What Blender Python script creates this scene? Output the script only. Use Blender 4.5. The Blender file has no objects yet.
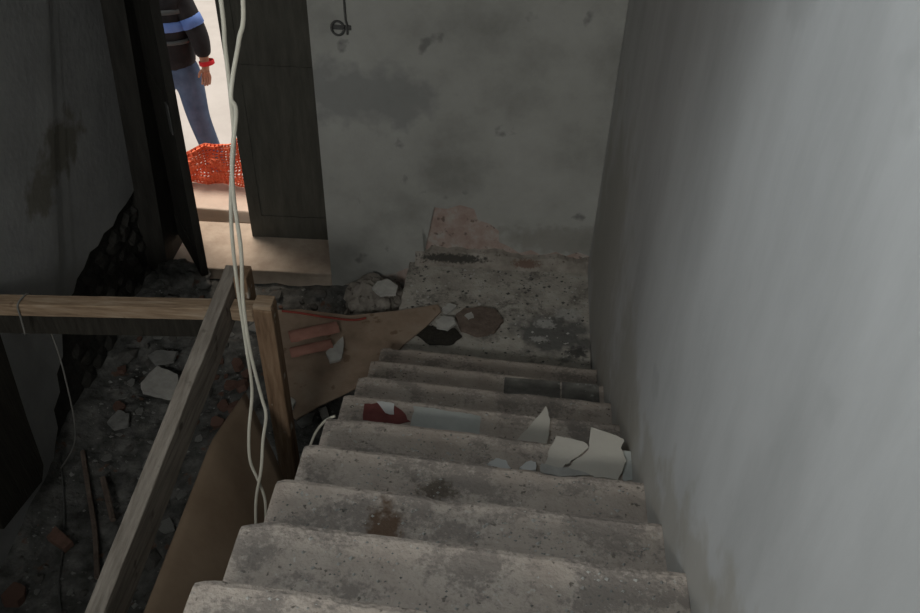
import bpy, bmesh, math, random
from mathutils import Vector, Matrix, noise

random.seed(7)
scene = bpy.context.scene
COL = scene.collection

# ------------------------------------------------------------------ camera
CAM = Vector((-0.4634, -2.632, 3.1573))
FPX, PITCH, ROLL, YAW = 880.689, 0.7127, 0.0329, 0.0671
_f = Vector((-math.sin(YAW) * math.cos(PITCH), math.cos(YAW) * math.cos(PITCH), -math.sin(PITCH)))
_r = Vector((math.cos(YAW), math.sin(YAW), 0))
_u = _r.cross(_f)
RT = _r * math.cos(ROLL) + _u * math.sin(ROLL)
UP = RT.cross(_f)
cd = bpy.data.cameras.new('camera')
cd.sensor_width = 36.0
cd.lens = FPX / 920 * 36
cd.clip_start = 0.02
cam = bpy.data.objects.new('camera', cd)
COL.objects.link(cam)
cam.matrix_world = Matrix(((RT.x, UP.x, -_f.x, CAM.x), (RT.y, UP.y, -_f.y, CAM.y),
                           (RT.z, UP.z, -_f.z, CAM.z), (0, 0, 0, 1)))
scene.camera = cam

# ------------------------------------------------------------------ world, light, exposure
w = bpy.data.worlds.new('world')
scene.world = w
w.use_nodes = True
bg = w.node_tree.nodes['Background']
bg.inputs[0].default_value = (1.0, 0.97, 0.93, 1)
bg.inputs[1].default_value = 0.8
sd = bpy.data.lights.new('sun', 'SUN')
sd.energy = 3.2
sd.angle = math.radians(22)
sd.color = (1.0, 0.87, 0.74)
so = bpy.data.objects.new('sun', sd)
COL.objects.link(so)
so.location = (-4, 6, 8)
so.rotation_euler = Vector((0.16, -0.24, -1.0)).to_track_quat('-Z', 'Y').to_euler()
WIN = (-2.45, -1.4, 3.4, 4.5)                   # upper window in the left wall: y0, y1, z0, z1
ld = bpy.data.lights.new('window_daylight', 'AREA')
ld.shape = 'RECTANGLE'
ld.size = 1.08
ld.size_y = 1.08
ld.energy = 47
ld.color = (0.84, 0.93, 1.0)
lo = bpy.data.objects.new('window_daylight', ld)
COL.objects.link(lo)
lo.location = (-2.75, (WIN[0] + WIN[1]) / 2, (WIN[2] + WIN[3]) / 2)
lo.rotation_euler = (0, -math.pi / 2, 0)
FILL_OPENING = (-2.0, -0.7, 3.95, 5.05)                   # opening added in the rear wall for the fill light: x0, x1, z0, z1
ld2 = bpy.data.lights.new('rear_fill_light', 'AREA')  # unseen lamp added behind the camera to brighten back wall and treads
ld2.shape = 'RECTANGLE'
ld2.size = 1.28
ld2.size_y = 1.08
ld2.energy = 142
ld2.color = (0.99, 0.99, 0.96)
lo2 = bpy.data.objects.new('rear_fill_light', ld2)
COL.objects.link(lo2)
lo2.location = ((FILL_OPENING[0] + FILL_OPENING[1]) / 2, -5.75, (FILL_OPENING[2] + FILL_OPENING[3]) / 2)
lo2.rotation_euler = (math.pi / 2, 0, 0)
scene.view_settings.view_transform = 'Standard'
scene.view_settings.look = 'None'
scene.view_settings.exposure = 0.0
scene.view_settings.gamma = 1.0
scene.view_settings.use_curve_mapping = False


# ------------------------------------------------------------------ helpers
def ray(px, py):
    return RT * ((px - 460) / FPX) - UP * ((py - 306.5) / FPX) + _f


def onz(px, py, z):
    d = ray(px, py)
    return CAM + d * ((z - CAM.z) / d.z)


def onx(px, py, x):
    d = ray(px, py)
    return CAM + d * ((x - CAM.x) / d.x)


def ony(px, py, y):
    d = ray(px, py)
    return CAM + d * ((y - CAM.y) / d.y)


BY, BS = 1.42, 0.043                             # back wall face: y = BY + BS * x


def onback(px, py):
    d = ray(px, py)
    return CAM + d * ((BY + BS * CAM.x - CAM.y) / (d.y - BS * d.x))


def mat(name, stops, scale=6.0, rough=0.9, bump=0.3, detail=8.0, bscale=40.0, stretch=(1, 1, 1), spec=0.2,
        spots=None, patches=(), grime=None):
    """Noise-mixed colour with bump. stops: [(pos, rgb), ...]; spots: (scale, threshold, rgb); patches: (centre, radius, rgb)."""
    m = bpy.data.materials.new(name)
    m.use_nodes = True
    nt = m.node_tree
    N, L = nt.nodes, nt.links
    b = N['Principled BSDF']
    b.inputs['Roughness'].default_value = rough
    b.inputs['Specular IOR Level'].default_value = spec
    tc = N.new('ShaderNodeTexCoord')
    mp = N.new('ShaderNodeMapping')
    mp.inputs['Scale'].default_value = stretch
    L.new(tc.outputs['Object'], mp.inputs[0])
    n = N.new('ShaderNodeTexNoise')
    n.inputs['Scale'].default_value = scale
    n.inputs['Detail'].default_value = detail
    n.inputs['Roughness'].default_value = 0.62
    L.new(mp.outputs[0], n.inputs['Vector'])
    cr = N.new('ShaderNodeValToRGB')
    el = cr.color_ramp.elements
    el[0].position, el[0].color = stops[0][0], (*stops[0][1], 1)
    el[1].position, el[1].color = stops[-1][0], (*stops[-1][1], 1)
    for p, c in stops[1:-1]:
        e = el.new(p)
        e.color = (*c, 1)
    L.new(n.outputs[0], cr.inputs[0])
    col = cr.outputs[0]

    def mixin(fac, rgb):
        nonlocal col
        mx = N.new('ShaderNodeMix')
        mx.data_type = 'RGBA'
        L.new(fac, mx.inputs[0])
        L.new(col, mx.inputs[6])
        mx.inputs[7].default_value = (*rgb, 1)
        col = mx.outputs[2]

    for sp in (spots or []):
        sc, th, rgb = sp
        v = N.new('ShaderNodeTexNoise')
        v.inputs['Scale'].default_value = sc
        v.inputs['Detail'].default_value = 4
        L.new(tc.outputs['Object'], v.inputs['Vector'])
        rp = N.new('ShaderNodeMapRange')
        rp.inputs[1].default_value = th
        rp.inputs[2].default_value = th + 0.06
        L.new(v.outputs[0], rp.inputs[0])
        mixin(rp.outputs[0], rgb)
    if grime:
        # trodden dirt: broad areas broken up by fine grain
        gs, fsc, lo_, rgb = grime
        n1 = N.new('ShaderNodeTexNoise')
        n1.inputs['Scale'].default_value = gs
        n1.inputs['Detail'].default_value = 5
        n1.inputs['Distortion'].default_value = 0.6
        L.new(tc.outputs['Object'], n1.inputs['Vector'])
        n3 = N.new('ShaderNodeTexNoise')
        n3.inputs['Scale'].default_value = fsc
        n3.inputs['Detail'].default_value = 8
        n3.inputs['Roughness'].default_value = 0.75
        L.new(tc.outputs['Object'], n3.inputs['Vector'])
        ad = N.new('ShaderNodeMath')
        ad.operation = 'MULTIPLY_ADD'
        L.new(n3.outputs[0], ad.inputs[0])
        ad.inputs[1].default_value = 0.8
        L.new(n1.outputs[0], ad.inputs[2])
        rp = N.new('ShaderNodeMapRange')
        rp.inputs[1].default_value = lo_
        rp.inputs[2].default_value = lo_ + 0.13
        rp.inputs[4].default_value = 0.85
        L.new(ad.outputs[0], rp.inputs[0])
        mixin(rp.outputs[0], rgb)
    for c, r, rgb, amt in patches:
        # a stain, or painted crevice shade, with an irregular outline around a point of the surface
        vm = N.new('ShaderNodeVectorMath')
        vm.operation = 'SUBTRACT'
        L.new(tc.outputs['Object'], vm.inputs[0])
        vm.inputs[1].default_value = c
        vs = N.new('ShaderNodeVectorMath')
        vs.operation = 'DIVIDE'
        L.new(vm.outputs[0], vs.inputs[0])
        vs.inputs[1].default_value = r
        ln = N.new('ShaderNodeVectorMath')
        ln.operation = 'LENGTH'
        L.new(vs.outputs[0], ln.inputs[0])
        n2 = N.new('ShaderNodeTexNoise')
        n2.inputs['Scale'].default_value = 2.2 / max(min(r), 0.03)
        n2.inputs['Detail'].default_value = 6
        L.new(tc.outputs['Object'], n2.inputs['Vector'])
        ad = N.new('ShaderNodeMath')
        ad.operation = 'MULTIPLY_ADD'
        L.new(n2.outputs[0], ad.inputs[0])
        ad.inputs[1].default_value = 1.6
        L.new(ln.outputs['Value'], ad.inputs[2])
        rp = N.new('ShaderNodeMapRange')
        rp.inputs[1].default_value = 1.75
        rp.inputs[2].default_value = 1.35
        rp.inputs[3].default_value = 0
        rp.inputs[4].default_value = amt
        L.new(ad.outputs[0], rp.inputs[0])
        mixin(rp.outputs[0], rgb)
    L.new(col, b.inputs['Base Color'])
    if bump:
        nb = N.new('ShaderNodeTexNoise')
        nb.inputs['Scale'].default_value = bscale
        nb.inputs['Detail'].default_value = 6
        L.new(mp.outputs[0], nb.inputs['Vector'])
        bp = N.new('ShaderNodeBump')
        bp.inputs['Strength'].default_value = bump
        bp.inputs['Distance'].default_value = 0.01
        L.new(nb.outputs[0], bp.inputs['Height'])
        L.new(bp.outputs[0], b.inputs['Normal'])
    return m


def box(bm, x0, x1, y0, y1, z0, z1):
    v = [bm.verts.new((x, y, z)) for z in (z0, z1) for y in (y0, y1) for x in (x0, x1)]
    for f in ((0, 2, 3, 1), (4, 5, 7, 6), (0, 1, 5, 4), (2, 6, 7, 3), (0, 4, 6, 2), (1, 3, 7, 5)):
        bm.faces.new([v[i] for i in f])
    return v


def prism(bm, pts, off):
    """closed outline of 3-D points extruded by a vector"""
    off = Vector(off)
    a = [bm.verts.new(p) for p in pts]
    b = [bm.verts.new(Vector(p) + off) for p in pts]
    n = len(a)
    f1 = bm.faces.new(a)
    f2 = bm.faces.new(list(reversed(b)))
    for i in range(n):
        j = (i + 1) % n
        bm.faces.new((a[j], a[i], b[i], b[j]))
    bmesh.ops.triangulate(bm, faces=[f1, f2])


def tube(bm, pts, r, seg=8):
    rings = []
    pts = [Vector(p) for p in pts]
    for i, p in enumerate(pts):
        t = (pts[min(i + 1, len(pts) - 1)] - pts[max(i - 1, 0)]).normalized()
        a = t.orthogonal().normalized() if i == 0 else (prev - t * prev.dot(t)).normalized()
        prev = a
        b = t.cross(a)
        rr = r[i] if isinstance(r, (list, tuple)) else r
        rings.append([bm.verts.new(p + (a * math.cos(k * 2 * math.pi / seg) + b * math.sin(k * 2 * math.pi / seg)) * rr)
                      for k in range(seg)])
    for A, B in zip(rings, rings[1:]):
        for k in range(seg):
            bm.faces.new((A[k], A[(k + 1) % seg], B[(k + 1) % seg], B[k]))
    bm.faces.new(list(reversed(rings[0])))
    bm.faces.new(rings[-1])


def smooth_path(pts, n=8):
    pts = [Vector(p) for p in pts]
    out = []
    for i in range(len(pts) - 1):
        p0, p1, p2, p3 = pts[max(i - 1, 0)], pts[i], pts[i + 1], pts[min(i + 2, len(pts) - 1)]
        for k in range(n):
            t = k / n
            out.append(0.5 * (2 * p1 + (p2 - p0) * t + (2 * p0 - 5 * p1 + 4 * p2 - p3) * t * t
                              + (3 * p1 - p0 - 3 * p2 + p3) * t ** 3))
    out.append(pts[-1])
    return out


def obj(name, bm, m, parent=None, smooth=False, bevel=0.0):
    bmesh.ops.recalc_face_normals(bm, faces=bm.faces)
    me = bpy.data.meshes.new(name)
    bm.to_mesh(me)
    bm.free()
    me.materials.append(m)
    if smooth:
        for p in me.polygons:
            p.use_smooth = True
    o = bpy.data.objects.new(name, me)
    COL.objects.link(o)
    if parent:
        o.parent = parent
    if bevel:
        md = o.modifiers.new('bevel', 'BEVEL')
        md.width = bevel
        md.segments = 2
    return o


def tag(o, label, cat=None, group=None, kind=None):
    o['label'] = label
    if cat:
        o['category'] = cat
    if group:
        o['group'] = group
    if kind:
        o['kind'] = kind
    return o


def empty(name, loc=(0, 0, 0)):
    o = bpy.data.objects.new(name, None)
    o.empty_display_size = 0.1
    o.location = loc
    COL.objects.link(o)
    return o


def adopt(child, parent):
    """parent a mesh written in world coordinates under an empty"""
    child.parent = parent
    child.matrix_parent_inverse = Matrix.Translation(-Vector(parent.location))
    return child


def jag(a, b, n, amp, nrm, seed=0):
    """points from a to b with an irregular offset along nrm (a in, b out)"""
    rnd = random.Random(seed)
    a, b, nrm = Vector(a), Vector(b), Vector(nrm)
    return [a.lerp(b, k / n) + nrm * (rnd.uniform(-amp, amp) if k else 0) for k in range(n)]


# ------------------------------------------------------------------ stair numbers
RISER, TREAD, Y0, SK, W = 0.1721, 0.2710, 0.4380, 0.0400, 1.05


def nose_y(n, x=0.0):
    return Y0 - (n - 1) * TREAD - SK * x + (0.02 if n in (8, 9) else 0.006)


def step_z(n):
    return n * RISER


HALL = -0.22
SILL = -0.12
STREET = -0.42

# ------------------------------------------------------------------ materials
M = {}
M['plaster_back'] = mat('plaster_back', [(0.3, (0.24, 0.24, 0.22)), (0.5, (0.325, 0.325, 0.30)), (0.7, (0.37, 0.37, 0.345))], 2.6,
                        0.95, 0.25, bscale=30, spots=[(5.0, 0.66, (0.19, 0.19, 0.18))],
                        patches=[((-1.25, 1.36, 1.05), (0.45, 0.5, 0.22), (0.2, 0.205, 0.2), 0.65),
                                 ((-0.15, 1.4, 0.2), (0.5, 0.4, 0.12), (0.2, 0.19, 0.165), 0.5)])
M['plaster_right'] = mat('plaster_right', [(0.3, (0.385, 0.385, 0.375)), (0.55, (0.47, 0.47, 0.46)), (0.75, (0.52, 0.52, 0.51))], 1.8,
                         0.6, 0.16, bscale=7, stretch=(1, 1.8, 0.6), spec=0.35,
                         spots=[(3.2, 0.64, (0.41, 0.41, 0.40))],
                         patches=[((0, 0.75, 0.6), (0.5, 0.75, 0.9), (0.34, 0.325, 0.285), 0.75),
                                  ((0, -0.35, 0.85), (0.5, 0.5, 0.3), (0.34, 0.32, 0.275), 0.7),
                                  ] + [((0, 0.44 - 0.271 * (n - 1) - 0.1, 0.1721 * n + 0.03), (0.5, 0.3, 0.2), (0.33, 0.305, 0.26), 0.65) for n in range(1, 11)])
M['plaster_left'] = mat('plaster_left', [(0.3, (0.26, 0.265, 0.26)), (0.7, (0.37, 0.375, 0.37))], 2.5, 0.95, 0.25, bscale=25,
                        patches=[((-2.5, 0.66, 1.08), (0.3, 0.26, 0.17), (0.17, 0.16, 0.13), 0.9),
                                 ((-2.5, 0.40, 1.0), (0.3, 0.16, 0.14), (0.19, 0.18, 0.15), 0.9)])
M['undercoat'] = mat('undercoat', [(0.35, (0.30, 0.22, 0.19)), (0.5, (0.35, 0.275, 0.24)), (0.62, (0.38, 0.345, 0.31))], 14, 0.95, 0.5,
                     spots=[(22, 0.62, (0.17, 0.13, 0.11))])
M['rough_mortar'] = mat('rough_mortar', [(0.35, (0.19, 0.17, 0.145)), (0.55, (0.28, 0.255, 0.22)), (0.7, (0.34, 0.31, 0.275))], 10, 0.95, 0.8, spots=[(26, 0.62, (0.1, 0.085, 0.07))],
                        patches=[((-0.78, 1.36, 0.055), (0.26, 0.2, 0.035), (0.045, 0.043, 0.038), 0.9), ((-0.36, 1.37, 0.04), (0.1, 0.2, 0.03), (0.13, 0.075, 0.055), 0.8)])  # the long near-black patch paints a crevice's shade into the mortar colour
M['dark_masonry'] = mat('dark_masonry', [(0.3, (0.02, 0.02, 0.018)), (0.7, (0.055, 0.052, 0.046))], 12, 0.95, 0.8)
M['concrete'] = mat('concrete', [(0.3, (0.12, 0.12, 0.115)), (0.7, (0.2, 0.2, 0.19))], 6, 0.95, 0.5)
M['stone_step'] = mat('stone_step', [(0.34, (0.36, 0.304, 0.256)), (0.5, (0.43, 0.370, 0.316)), (0.7, (0.48, 0.42, 0.362))],
                      5.5, 0.85, 0.6, bscale=70, grime=(5.5, 60.0, 0.89, (0.23, 0.2, 0.175)),
                      spots=[(48, 0.64, (0.14, 0.12, 0.10)), (55, 0.66, (0.52, 0.49, 0.44))],
                      patches=[((-0.735, -1.305, 1.2), (0.058, 0.13, 0.1), (0.125, 0.075, 0.045), 0.9),
                               ((-0.62, -1.02, 1.03), (0.07, 0.05, 0.1), (0.09, 0.07, 0.05), 0.8)])
M['stone_landing'] = mat('stone_landing', [(0.34, (0.28, 0.26, 0.225)), (0.5, (0.37, 0.345, 0.30)), (0.66, (0.44, 0.415, 0.37))], 7, 0.9, 0.6,
                         grime=(6.0, 34.0, 0.94, (0.15, 0.14, 0.122)), spots=[(48, 0.66, (0.075, 0.07, 0.06))],
                         patches=[((-0.19, 0.85, 0.0), (0.25, 0.2, 0.2), (0.115, 0.113, 0.106), 0.9),
                                  ((-0.24, 0.93, 0.0), (0.07, 0.05, 0.2), (0.42, 0.41, 0.38), 0.8),
                                  ((-0.12, 1.02, 0.0), (0.10, 0.06, 0.2), (0.40, 0.39, 0.36), 0.7),
                                  ((-0.27, 0.80, 0.0), (0.06, 0.03, 0.2), (0.40, 0.39, 0.36), 0.7),
                                  ((-0.07, 0.72, 0.0), (0.07, 0.05, 0.2), (0.05, 0.048, 0.045), 0.8)])
M['stone_patch'] = mat('stone_patch', [(0.35, (0.10, 0.095, 0.085)), (0.65, (0.19, 0.18, 0.16))], 14, 0.9, 0.5,
                       spots=[(24, 0.66, (0.32, 0.31, 0.29))])
M['rubble_floor'] = mat('rubble_floor', [(0.32, (0.035, 0.035, 0.032)), (0.5, (0.09, 0.09, 0.084)), (0.7, (0.18, 0.176, 0.164))], 9, 0.97, 1.0,
                        spots=[(13, 0.64, (0.12, 0.075, 0.055))])
M['plaster_bit'] = mat('plaster_bit', [(0.3, (0.32, 0.31, 0.285)), (0.7, (0.45, 0.44, 0.405))], 18, 0.9, 0.4)
M['grey_bit'] = mat('grey_bit', [(0.3, (0.14, 0.14, 0.13)), (0.7, (0.25, 0.25, 0.235))], 18, 0.9, 0.5)
M['dark_bit'] = mat('dark_bit', [(0.3, (0.07, 0.067, 0.06)), (0.7, (0.13, 0.125, 0.115))], 18, 0.9, 0.5)
M['brick_bit'] = mat('brick_bit', [(0.3, (0.10, 0.06, 0.045)), (0.7, (0.19, 0.11, 0.085))], 20, 0.95, 0.6)
M['tile_red'] = mat('tile_red', [(0.3, (0.25, 0.12, 0.09)), (0.7, (0.35, 0.18, 0.14))], 14, 0.85, 0.3)
M['brown_stone'] = mat('brown_stone', [(0.3, (0.10, 0.075, 0.06)), (0.7, (0.18, 0.14, 0.115))], 25, 0.95, 0.6)
M['shard_white'] = mat('shard_white', [(0.3, (0.46, 0.43, 0.375)), (0.7, (0.53, 0.5, 0.435))], 5, 0.7, 0.1)
M['paper_blue'] = mat('paper_blue', [(0.3, (0.36, 0.37, 0.345)), (0.7, (0.44, 0.45, 0.42))], 12, 0.8, 0.15)
M['paper_red'] = mat('paper_red', [(0.35, (0.13, 0.04, 0.037)), (0.7, (0.20, 0.065, 0.058))], 20, 0.6, 0.15)
M['wood_grey'] = mat('wood_grey', [(0.3, (0.13, 0.112, 0.092)), (0.5, (0.22, 0.192, 0.16)), (0.7, (0.30, 0.27, 0.23))], 6, 0.9, 0.5,
                     stretch=(9, 0.9, 9), bscale=14, spots=[(9, 0.62, (0.105, 0.088, 0.072))])
M['wood_rail'] = mat('wood_rail', [(0.3, (0.17, 0.115, 0.075)), (0.5, (0.28, 0.20, 0.13)), (0.7, (0.38, 0.30, 0.22))], 6, 0.85, 0.4,
                     stretch=(0.9, 9, 9), bscale=14, spots=[(12, 0.62, (0.17, 0.11, 0.07))])
M['wood_post'] = mat('wood_post', [(0.3, (0.12, 0.074, 0.044)), (0.5, (0.20, 0.128, 0.078)), (0.7, (0.27, 0.185, 0.12))], 6, 0.85, 0.4,
                     stretch=(9, 9, 0.9), bscale=14, spots=[(18, 0.66, (0.4, 0.36, 0.3))])
M['wood_dark'] = mat('wood_dark', [(0.3, (0.018, 0.016, 0.013)), (0.7, (0.042, 0.038, 0.03))], 6, 0.8, 0.4, stretch=(9, 9, 0.9), bscale=14)
M['door_paint'] = mat('door_paint', [(0.3, (0.05, 0.048, 0.04)), (0.7, (0.085, 0.082, 0.068))], 5, 0.7, 0.25, stretch=(5, 5, 0.8))
M['door_black'] = mat('door_black', [(0.3, (0.016, 0.015, 0.013)), (0.7, (0.036, 0.034, 0.029))], 5, 0.7, 0.25, stretch=(5, 5, 0.8))
M['hardboard'] = mat('hardboard', [(0.3, (0.15, 0.105, 0.068)), (0.55, (0.20, 0.145, 0.098)), (0.75, (0.24, 0.18, 0.125))], 3.5, 0.75, 0.1, spec=0.3)
M['hardboard_dusty'] = mat('hardboard_dusty', [(0.3, (0.19, 0.135, 0.095)), (0.5, (0.27, 0.20, 0.145)), (0.72, (0.33, 0.265, 0.205))], 5, 0.85, 0.15,
                           spots=[(14, 0.63, (0.17, 0.115, 0.075))])
M['cable'] = mat('cable', [(0.3, (0.42, 0.40, 0.33)), (0.7, (0.52, 0.5, 0.42))], 8, 0.5, 0.0, spec=0.4)
M['cable_red'] = mat('cable_red', [(0.3, (0.22, 0.04, 0.03)), (0.7, (0.3, 0.06, 0.045))], 8, 0.6, 0.0)
M['string'] = mat('string', [(0.3, (0.13, 0.128, 0.115)), (0.7, (0.18, 0.175, 0.16))], 8, 0.9, 0.0)
M['iron'] = mat('iron', [(0.3, (0.05, 0.05, 0.048)), (0.7, (0.11, 0.11, 0.105))], 20, 0.6, 0.2)
M['pavement'] = mat('pavement', [(0.3, (0.52, 0.43, 0.36)), (0.7, (0.6, 0.5, 0.42))], 9, 0.9, 0.3)
M['sill_stone'] = mat('sill_stone', [(0.3, (0.36, 0.29, 0.23)), (0.7, (0.5, 0.42, 0.34))], 9, 0.9, 0.4)
M['street'] = mat('street', [(0.3, (0.41, 0.395, 0.38)), (0.7, (0.47, 0.455, 0.44))], 4, 0.9, 0.2)
M['net'] = mat('net', [(0.3, (0.9, 0.2, 0.10)), (0.7, (0.95, 0.28, 0.15))], 9, 0.6, 0.0)
M['jeans'] = mat('jeans', [(0.3, (0.055, 0.085, 0.15)), (0.7, (0.11, 0.16, 0.26))], 9, 0.9, 0.2)
M['jacket'] = mat('jacket', [(0.3, (0.012, 0.012, 0.014)), (0.7, (0.03, 0.03, 0.034))], 9, 0.8, 0.2)
M['stripe'] = mat('stripe', [(0.3, (0.11, 0.20, 0.52)), (0.7, (0.16, 0.27, 0.62))], 9, 0.8, 0.1)
M['stripe_grey'] = mat('stripe_grey', [(0.3, (0.06, 0.07, 0.075)), (0.7, (0.10, 0.11, 0.115))], 9, 0.8, 0.1)
M['skin'] = mat('skin', [(0.3, (0.42, 0.22, 0.15)), (0.7, (0.5, 0.28, 0.2))], 9, 0.6, 0.0)
M['hair'] = mat('hair', [(0.3, (0.02, 0.014, 0.01)), (0.7, (0.04, 0.03, 0.02))], 30, 0.7, 0.3)
M['shoe'] = mat('shoe', [(0.3, (0.02, 0.02, 0.02)), (0.7, (0.04, 0.04, 0.04))], 9, 0.6, 0.1)
M['red_cloth'] = mat('red_cloth', [(0.3, (0.55, 0.02, 0.03)), (0.7, (0.7, 0.04, 0.05))], 9, 0.8, 0.1)
M['frame_white'] = mat('frame_white', [(0.3, (0.5, 0.5, 0.48)), (0.7, (0.6, 0.6, 0.58))], 9, 0.6, 0.1)

# ------------------------------------------------------------------ the shell
XL = -2.55
TOP = 5.4
REAR = -5.6

# right wall: a slightly uneven plaster skin over a thick core
bm = bmesh.new()
box(bm, 0.006, 0.3, REAR - 0.3, 2.0, -0.5, TOP)
wall_r = tag(obj('wall_right', bm, M['concrete']), 'smooth pale grey plastered wall running along the right of the stairs', 'wall', kind='structure')
bm = bmesh.new()
NY, NZ = 90, 70
g = [[None] * (NZ + 1) for _ in range(NY + 1)]
for i in range(NY + 1):
    for k in range(NZ + 1):
        y = REAR + (1.48 - REAR) * i / NY
        z = -0.3 + (TOP + 0.3) * k / NZ
        d = noise.noise(Vector((y * 0.9, z * 0.55, 3))) * 0.013 + noise.noise(Vector((y * 2.6, z * 1.3, 9))) * 0.004
        g[i][k] = bm.verts.new((d - 0.002 if True else 0, y, z))
for i in range(NY):
    for k in range(NZ):
        bm.faces.new((g[i][k], g[i + 1][k], g[i + 1][k + 1], g[i][k + 1]))
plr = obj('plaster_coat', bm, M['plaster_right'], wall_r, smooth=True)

# back wall core with the doorway cut through it, sheared to its true direction
DX0, DX1, DZ1 = -2.52, -1.5, 2.35


def backy(x):
    return BY + BS * x


def wbox(bm, x0, x1, z0, z1, t0=0.022, t1=0.40):
    v = box(bm, x0, x1, 0, 1, z0, z1)
    for p in v:
        p.co.y = backy(p.co.x) + (t0 if p.co.y < 0.5 else t1)


bm = bmesh.new()
wbox(bm, DX1, 0.0, -0.6, TOP)
wbox(bm, -2.95, DX0, -0.6, TOP)
wbox(bm, DX0, DX1, DZ1, TOP)
wbox(bm, DX0, DX1, -0.6, -0.3)
wall_b = tag(obj('wall_back', bm, M['undercoat']), 'dirty grey plastered end wall with the doorway and broken plaster at its foot', 'wall', kind='structure')


def bp(px, py):
    p = onback(px, py)
    return Vector((p.x, backy(p.x), p.z))


# plaster coat of the back wall: one outline, broken away at the foot around the pink undercoat
low = [(332, 290), (350, 283), (362, 285), (378, 276), (392, 274), (408, 268), (414, 262), (424, 254), (420, 246), (427, 238), (422, 229), (428, 222), (424, 213), (432, 207),
       (447, 209), (460, 205), (474, 209), (478, 220), (490, 224), (499, 231), (499, 242), (512, 248), (519, 253), (531, 250), (541, 255),
       (556, 252), (566, 256), (578, 252), (586, 255), (591, 257)]
pts = [Vector((DX1, backy(DX1), TOP)), Vector((DX1, backy(DX1), -0.2))]
pts += [bp(*p) for p in low]
pts[-1] = Vector((-0.002, backy(0), pts[-1].z))
pts += [Vector((-0.002, backy(0), TOP))]
bm = bmesh.new()
prism(bm, pts, (0, 0.024, 0))
obj('plaster_coat', bm, M['plaster_back'], wall_b)
bm = bmesh.new()
prism(bm, [Vector((DX0, backy(DX0), DZ1)), Vector((DX1, backy(DX1), DZ1)), Vector((DX1, backy(DX1), TOP)), Vector((DX0, backy(DX0), TOP))], (0, 0.024, 0))
obj('plaster_coat', bm, M['plaster_back'], wall_b)
# ledge of broken grey mortar left along the foot of the back wall
bm = bmesh.new()
rnd = random.Random(5)
n = 44
rows = []
for i in range(n + 1):
    x = -1.0 + 0.995 * i / n
    h = 0.085 + 0.03 * noise.noise(Vector((x * 7, 0, 0))) + rnd.uniform(-0.006, 0.006)
    if -0.93 < x < -0.5:
        h += 0.02
    d = 0.016 + 0.014 * noise.noise(Vector((x * 9, 4, 0)))
    by = backy(x)
    rows.append([bm.verts.new((x, by + 0.03, h)), bm.verts.new((x, by - d * 0.5, h - 0.012)),
                 bm.verts.new((x, by - d - 0.006, h * 0.5 + rnd.uniform(-0.01, 0.01))), bm.verts.new((x, by - d - 0.02, -0.01)), bm.verts.new((x, by + 0.03, -0.01))])
for A, B in zip(rows, rows[1:]):
    for k in range(4):
        bm.faces.new((A[k], A[k + 1], B[k + 1], B[k]))
obj('mortar_ledge', bm, M['rough_mortar'], wall_b)

# left wall: dark masonry core, plaster coat broken away low near the corner, upper window opening
bm = bmesh.new()
for y0, y1, z0, z1 in ((REAR - 0.3, WIN[0], -0.5, TOP), (WIN[1], 2.0 - 0.55, -0.5, TOP), (WIN[0], WIN[1], -0.5, WIN[2]), (WIN[0], WIN[1], WIN[3], TOP)):
    box(bm, -2.95, XL - 0.03, y0, y1, z0, z1)
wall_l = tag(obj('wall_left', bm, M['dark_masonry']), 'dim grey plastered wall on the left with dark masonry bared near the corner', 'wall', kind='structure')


LEAN = 0.07


def lp(px, py):
    """point of the left wall's face, which leans inward with height"""
    d = ray(px, py)
    p = CAM + d * ((XL + LEAN * (CAM.z - 0.41) - CAM.x) / (d.x - LEAN * d.z))
    return p if p.z > 0.41 else onx(px, py, XL)


def lw_(y, z):
    return Vector((XL + LEAN * max(0, z - 0.41), y, z))


edge = [(137, 186), (131, 196), (126, 204), (118, 214), (113, 226), (104, 233), (98, 246), (90, 252), (84, 268), (77, 279), (74, 292),
        (64, 306), (66, 322), (60, 338), (63, 356), (57, 374), (60, 392), (54, 410), (58, 428), (55, 446), (53, 470)]
ep = [lp(*p) for p in edge]
pts = [lw_(1.335, 0.43)] + ep[1:] + [lw_(ep[-1].y - 0.02, -0.35), lw_(-1.0, -0.35), lw_(-1.0, 3.02), lw_(1.335, 3.02)]
bm = bmesh.new()
prism(bm, pts, (-0.25, 0, 0))
for v in bm.verts:
    if v.co.x < XL + LEAN * max(0, v.co.z - 0.41) - 0.1:
        v.co.x = -2.6
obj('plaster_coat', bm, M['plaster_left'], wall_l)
bm = bmesh.new()
box(bm, XL - 0.03, XL, REAR, WIN[0], -0.3, TOP)
box(bm, XL - 0.03, XL, WIN[0], WIN[1], -0.3, WIN[2])
box(bm, XL - 0.03, XL, WIN[0], WIN[1], WIN[3], TOP)
box(bm, XL - 0.03, XL, WIN[1], 1.335, 3.24, TOP)
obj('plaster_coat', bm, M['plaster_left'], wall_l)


def stone_bm(sx, sy, sz, seed, j=0.22):
    rnd = random.Random(seed)
    bm = bmesh.new()
    bmesh.ops.create_icosphere(bm, subdivisions=1, radius=1)
    for v in bm.verts:
        v.co = Vector((v.co.x * sx, v.co.y * sy, v.co.z * sz)) * (1 + rnd.uniform(-j, j))
    return bm


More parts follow.
